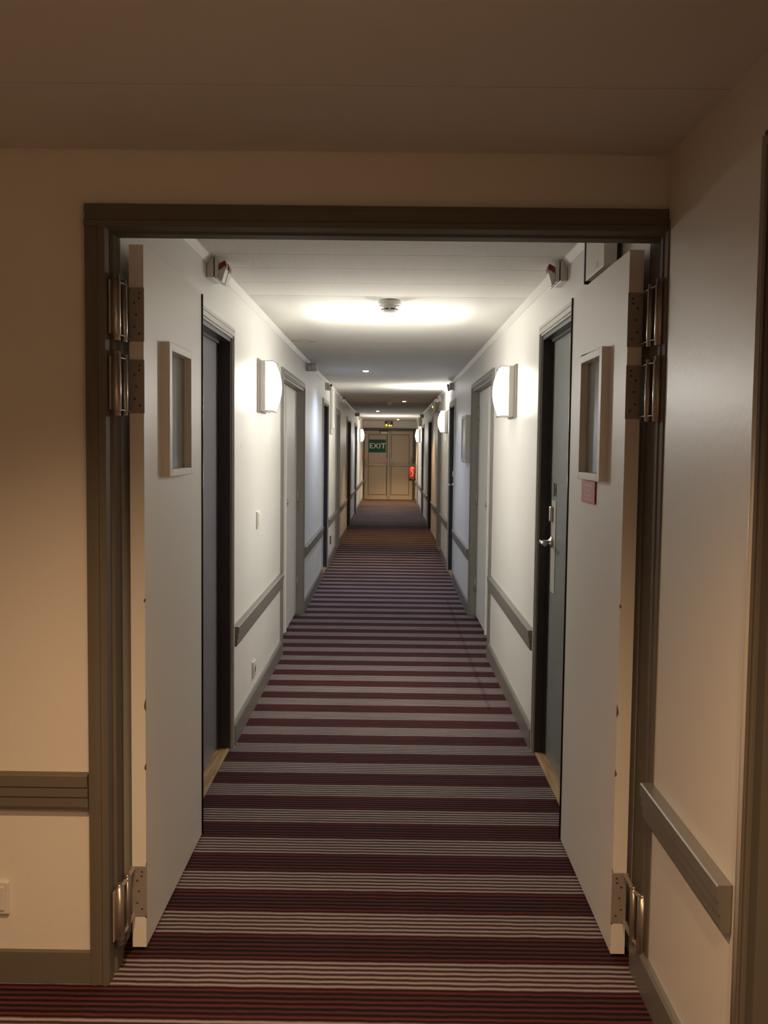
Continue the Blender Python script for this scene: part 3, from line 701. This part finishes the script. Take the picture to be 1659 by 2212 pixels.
# tall cover panel on the left wall
t = empty('cover_panel', (XL, 12.3, 1.9)); tag(t, 'tall narrow cover panel high on the left wall past the dark doorway', 'wall panel')
bm = B(); wbox(bm, 'left', 0, .018, 12.08, 12.62, 1.625, ZC-.034, .002); obj('back_frame', bm, 'casing', t)
bm = B(); wbox(bm, 'left', .018, .030, 12.16, 12.58, 1.70, ZC-.05, .003); obj('cover', bm, 'wall', t)

# wall fittings
def plate(name, side, y0, y1, z0, z1, m, label, cat, socket=False, group=None):
    t = empty(name, (wx(side, 0), (y0+y1)/2, (z0+z1)/2)); tag(t, label, cat, group)
    bm = B(); wbox(bm, side, 0, .012, y0, y1, z0, z1, .003); obj('face_plate', bm, m, t)
    ym, zm = (y0+y1)/2, (z0+z1)/2; x = wx(side, .012); s = 1 if side == 'left' else -1
    if socket:
        bm = B(); lathe(bm, (x, ym, zm), (s, 0, 0), [(0, .030), (.002, .030), (.002, .024), (-.004, .022)], 24); obj('socket_ring', bm, 'plastic', t)
        bm = B(); wbox(bm, side, .012, .0135, ym-.014, ym+.014, zm-.014, zm+.014); obj('contact', bm, 'black', t)
    else:
        bm = B(); wbox(bm, side, .012, .016, y0+.012, y1-.012, z0+.012, z1-.012, .002); obj('rocker', bm, m, t)
plate('wall_socket', 'left', 5.32, 5.41, .165, .255, 'plastic', 'white wall socket low on the left wall under the first handrail', 'socket', True)
plate('wall_switch', 'left', 5.47, 5.57, .992, 1.088, 'tape', 'white blank switch plate on the left wall above the first handrail', 'switch plate')
plate('wall_socket', 'left', 12.28, 12.37, .225, .33, 'black', 'dark wall socket low on the left wall past the dark doorway', 'socket', True)
for (z, h_, lb) in ((1.452, .012, 'upper strip of old white tape on the left wall by the nearest door'), (1.378, .007, 'lower strip of old white tape on the left wall by the nearest door')):
    bm = B(); wbox(bm, 'left', 0, .0012, 4.90, 5.02, z, z+h_); tag(obj('tape_strip', bm, 'tape', at=(XL, 4.96, z)), lb, 'tape', 'old tape strips')
# lobby socket at the left edge
t = empty('wall_socket', (-1.06, YW0, .233)); tag(t, 'white wall socket low on the cream wall at the left edge of the photo', 'socket')
bm = B(); box(bm, -1.105, -1.015, YW0-.011, YW0, .187, .278, .004); obj('face_plate', bm, 'plastic', t)
bm = B(); box(bm, -1.094, -1.026, YW0-.015, YW0-.010, .199, .266, .003); obj('insert', bm, 'plastic', t)

# fire extinguisher by the exit doors
t = empty('fire_extinguisher', (.615, 26.15, .60)); tag(t, 'red fire extinguisher with a black base hanging on the right wall by the exit doors', 'fire extinguisher')
c = (.605, 26.15)
bm = B(); lathe(bm, (c[0], c[1], .655), (0, 0, 1), [(0, .082), (.01, .088), (.24, .088), (.275, .078), (.30, .050), (.31, .028), (.325, .024)], 32); obj('cylinder', bm, 'red', t)
bm = B(); lathe(bm, (c[0], c[1], .595), (0, 0, 1), [(0, .085), (.006, .092), (.055, .092), (.062, .086)], 32); obj('base', bm, 'black', t)
bm = B(); lathe(bm, (c[0], c[1], .975), (0, 0, 1), [(0, .024), (.03, .026), (.06, .022), (.07, .012)], 16)
prism(bm, [(c[0]-.02, 1.03), (c[0]+.07, 1.075), (c[0]+.07, 1.09), (c[0]-.02, 1.055)], 'y', c[1]-.012, c[1]+.012); prism(bm, [(c[0]-.02, 1.06), (c[0]+.02, 1.25), (c[0]+.005, 1.26), (c[0]-.03, 1.07)], 'y', c[1]-.012, c[1]+.012)
obj('valve', bm, 'black', t)
bm = B(); tube(bm, [(c[0]+.02, c[1], 1.03), (c[0]+.055, c[1]-.02, 1.09), (c[0]+.07, c[1]-.05, 1.05), (c[0]+.078, c[1]-.085, .93), (c[0]+.074, c[1]-.09, .78), (c[0]+.055, c[1]-.088, .70)], .010); obj('hose', bm, 'black', t)
bm = B()
pts = [(c[0]-.089*math.sin(a)*.999, c[1]-.0895*math.cos(a)) for a in (0,)]
R_ = .0892; n_ = 18; prev = None
for k in range(n_+1):        # pale arc printed on the cylinder, wrapped round its surface
    a = -math.pi*.5 + math.pi*k/n_; u = -.6 + .75*math.cos(a); z = .79 + .085*math.sin(a)
    row = []
    for w_ in (-.006, .006):
        th = u + w_/R_*math.cos(a)*1.4; zz = z + w_*math.sin(a)
        row.append(bm.verts.new((c[0]+R_*math.sin(th), c[1]-R_*math.cos(th), zz)))
    if prev: bm.faces.new((prev[0], prev[1], row[1], row[0]))
    prev = row
obj('label_arc', bm, 'tape', t)
bm = B(); box(bm, XR-.012, XR-.001, c[1]-.02, c[1]+.02, .80, 1.03); box(bm, c[0]+.085, XR-.008, c[1]-.02, c[1]+.02, .80, .84); box(bm, c[0]+.0, XR-.008, c[1]-.006, c[1]+.006, 1.0, 1.02); obj('wall_bracket', bm, 'chrome', t)

# manual call point on the left near the exit
t = empty('fire_call_point', (XL, 26.4, 1.22)); tag(t, 'small red fire call point on the left wall by the exit doors', 'call point')
bm = B(); wbox(bm, 'left', 0, .045, 26.3, 26.4, 1.17, 1.275, .005); obj('housing', bm, 'red', t)
bm = B(); wbox(bm, 'left', .045, .048, 26.315, 26.385, 1.19, 1.255, .001); obj('push_glass', bm, 'plastic', t)
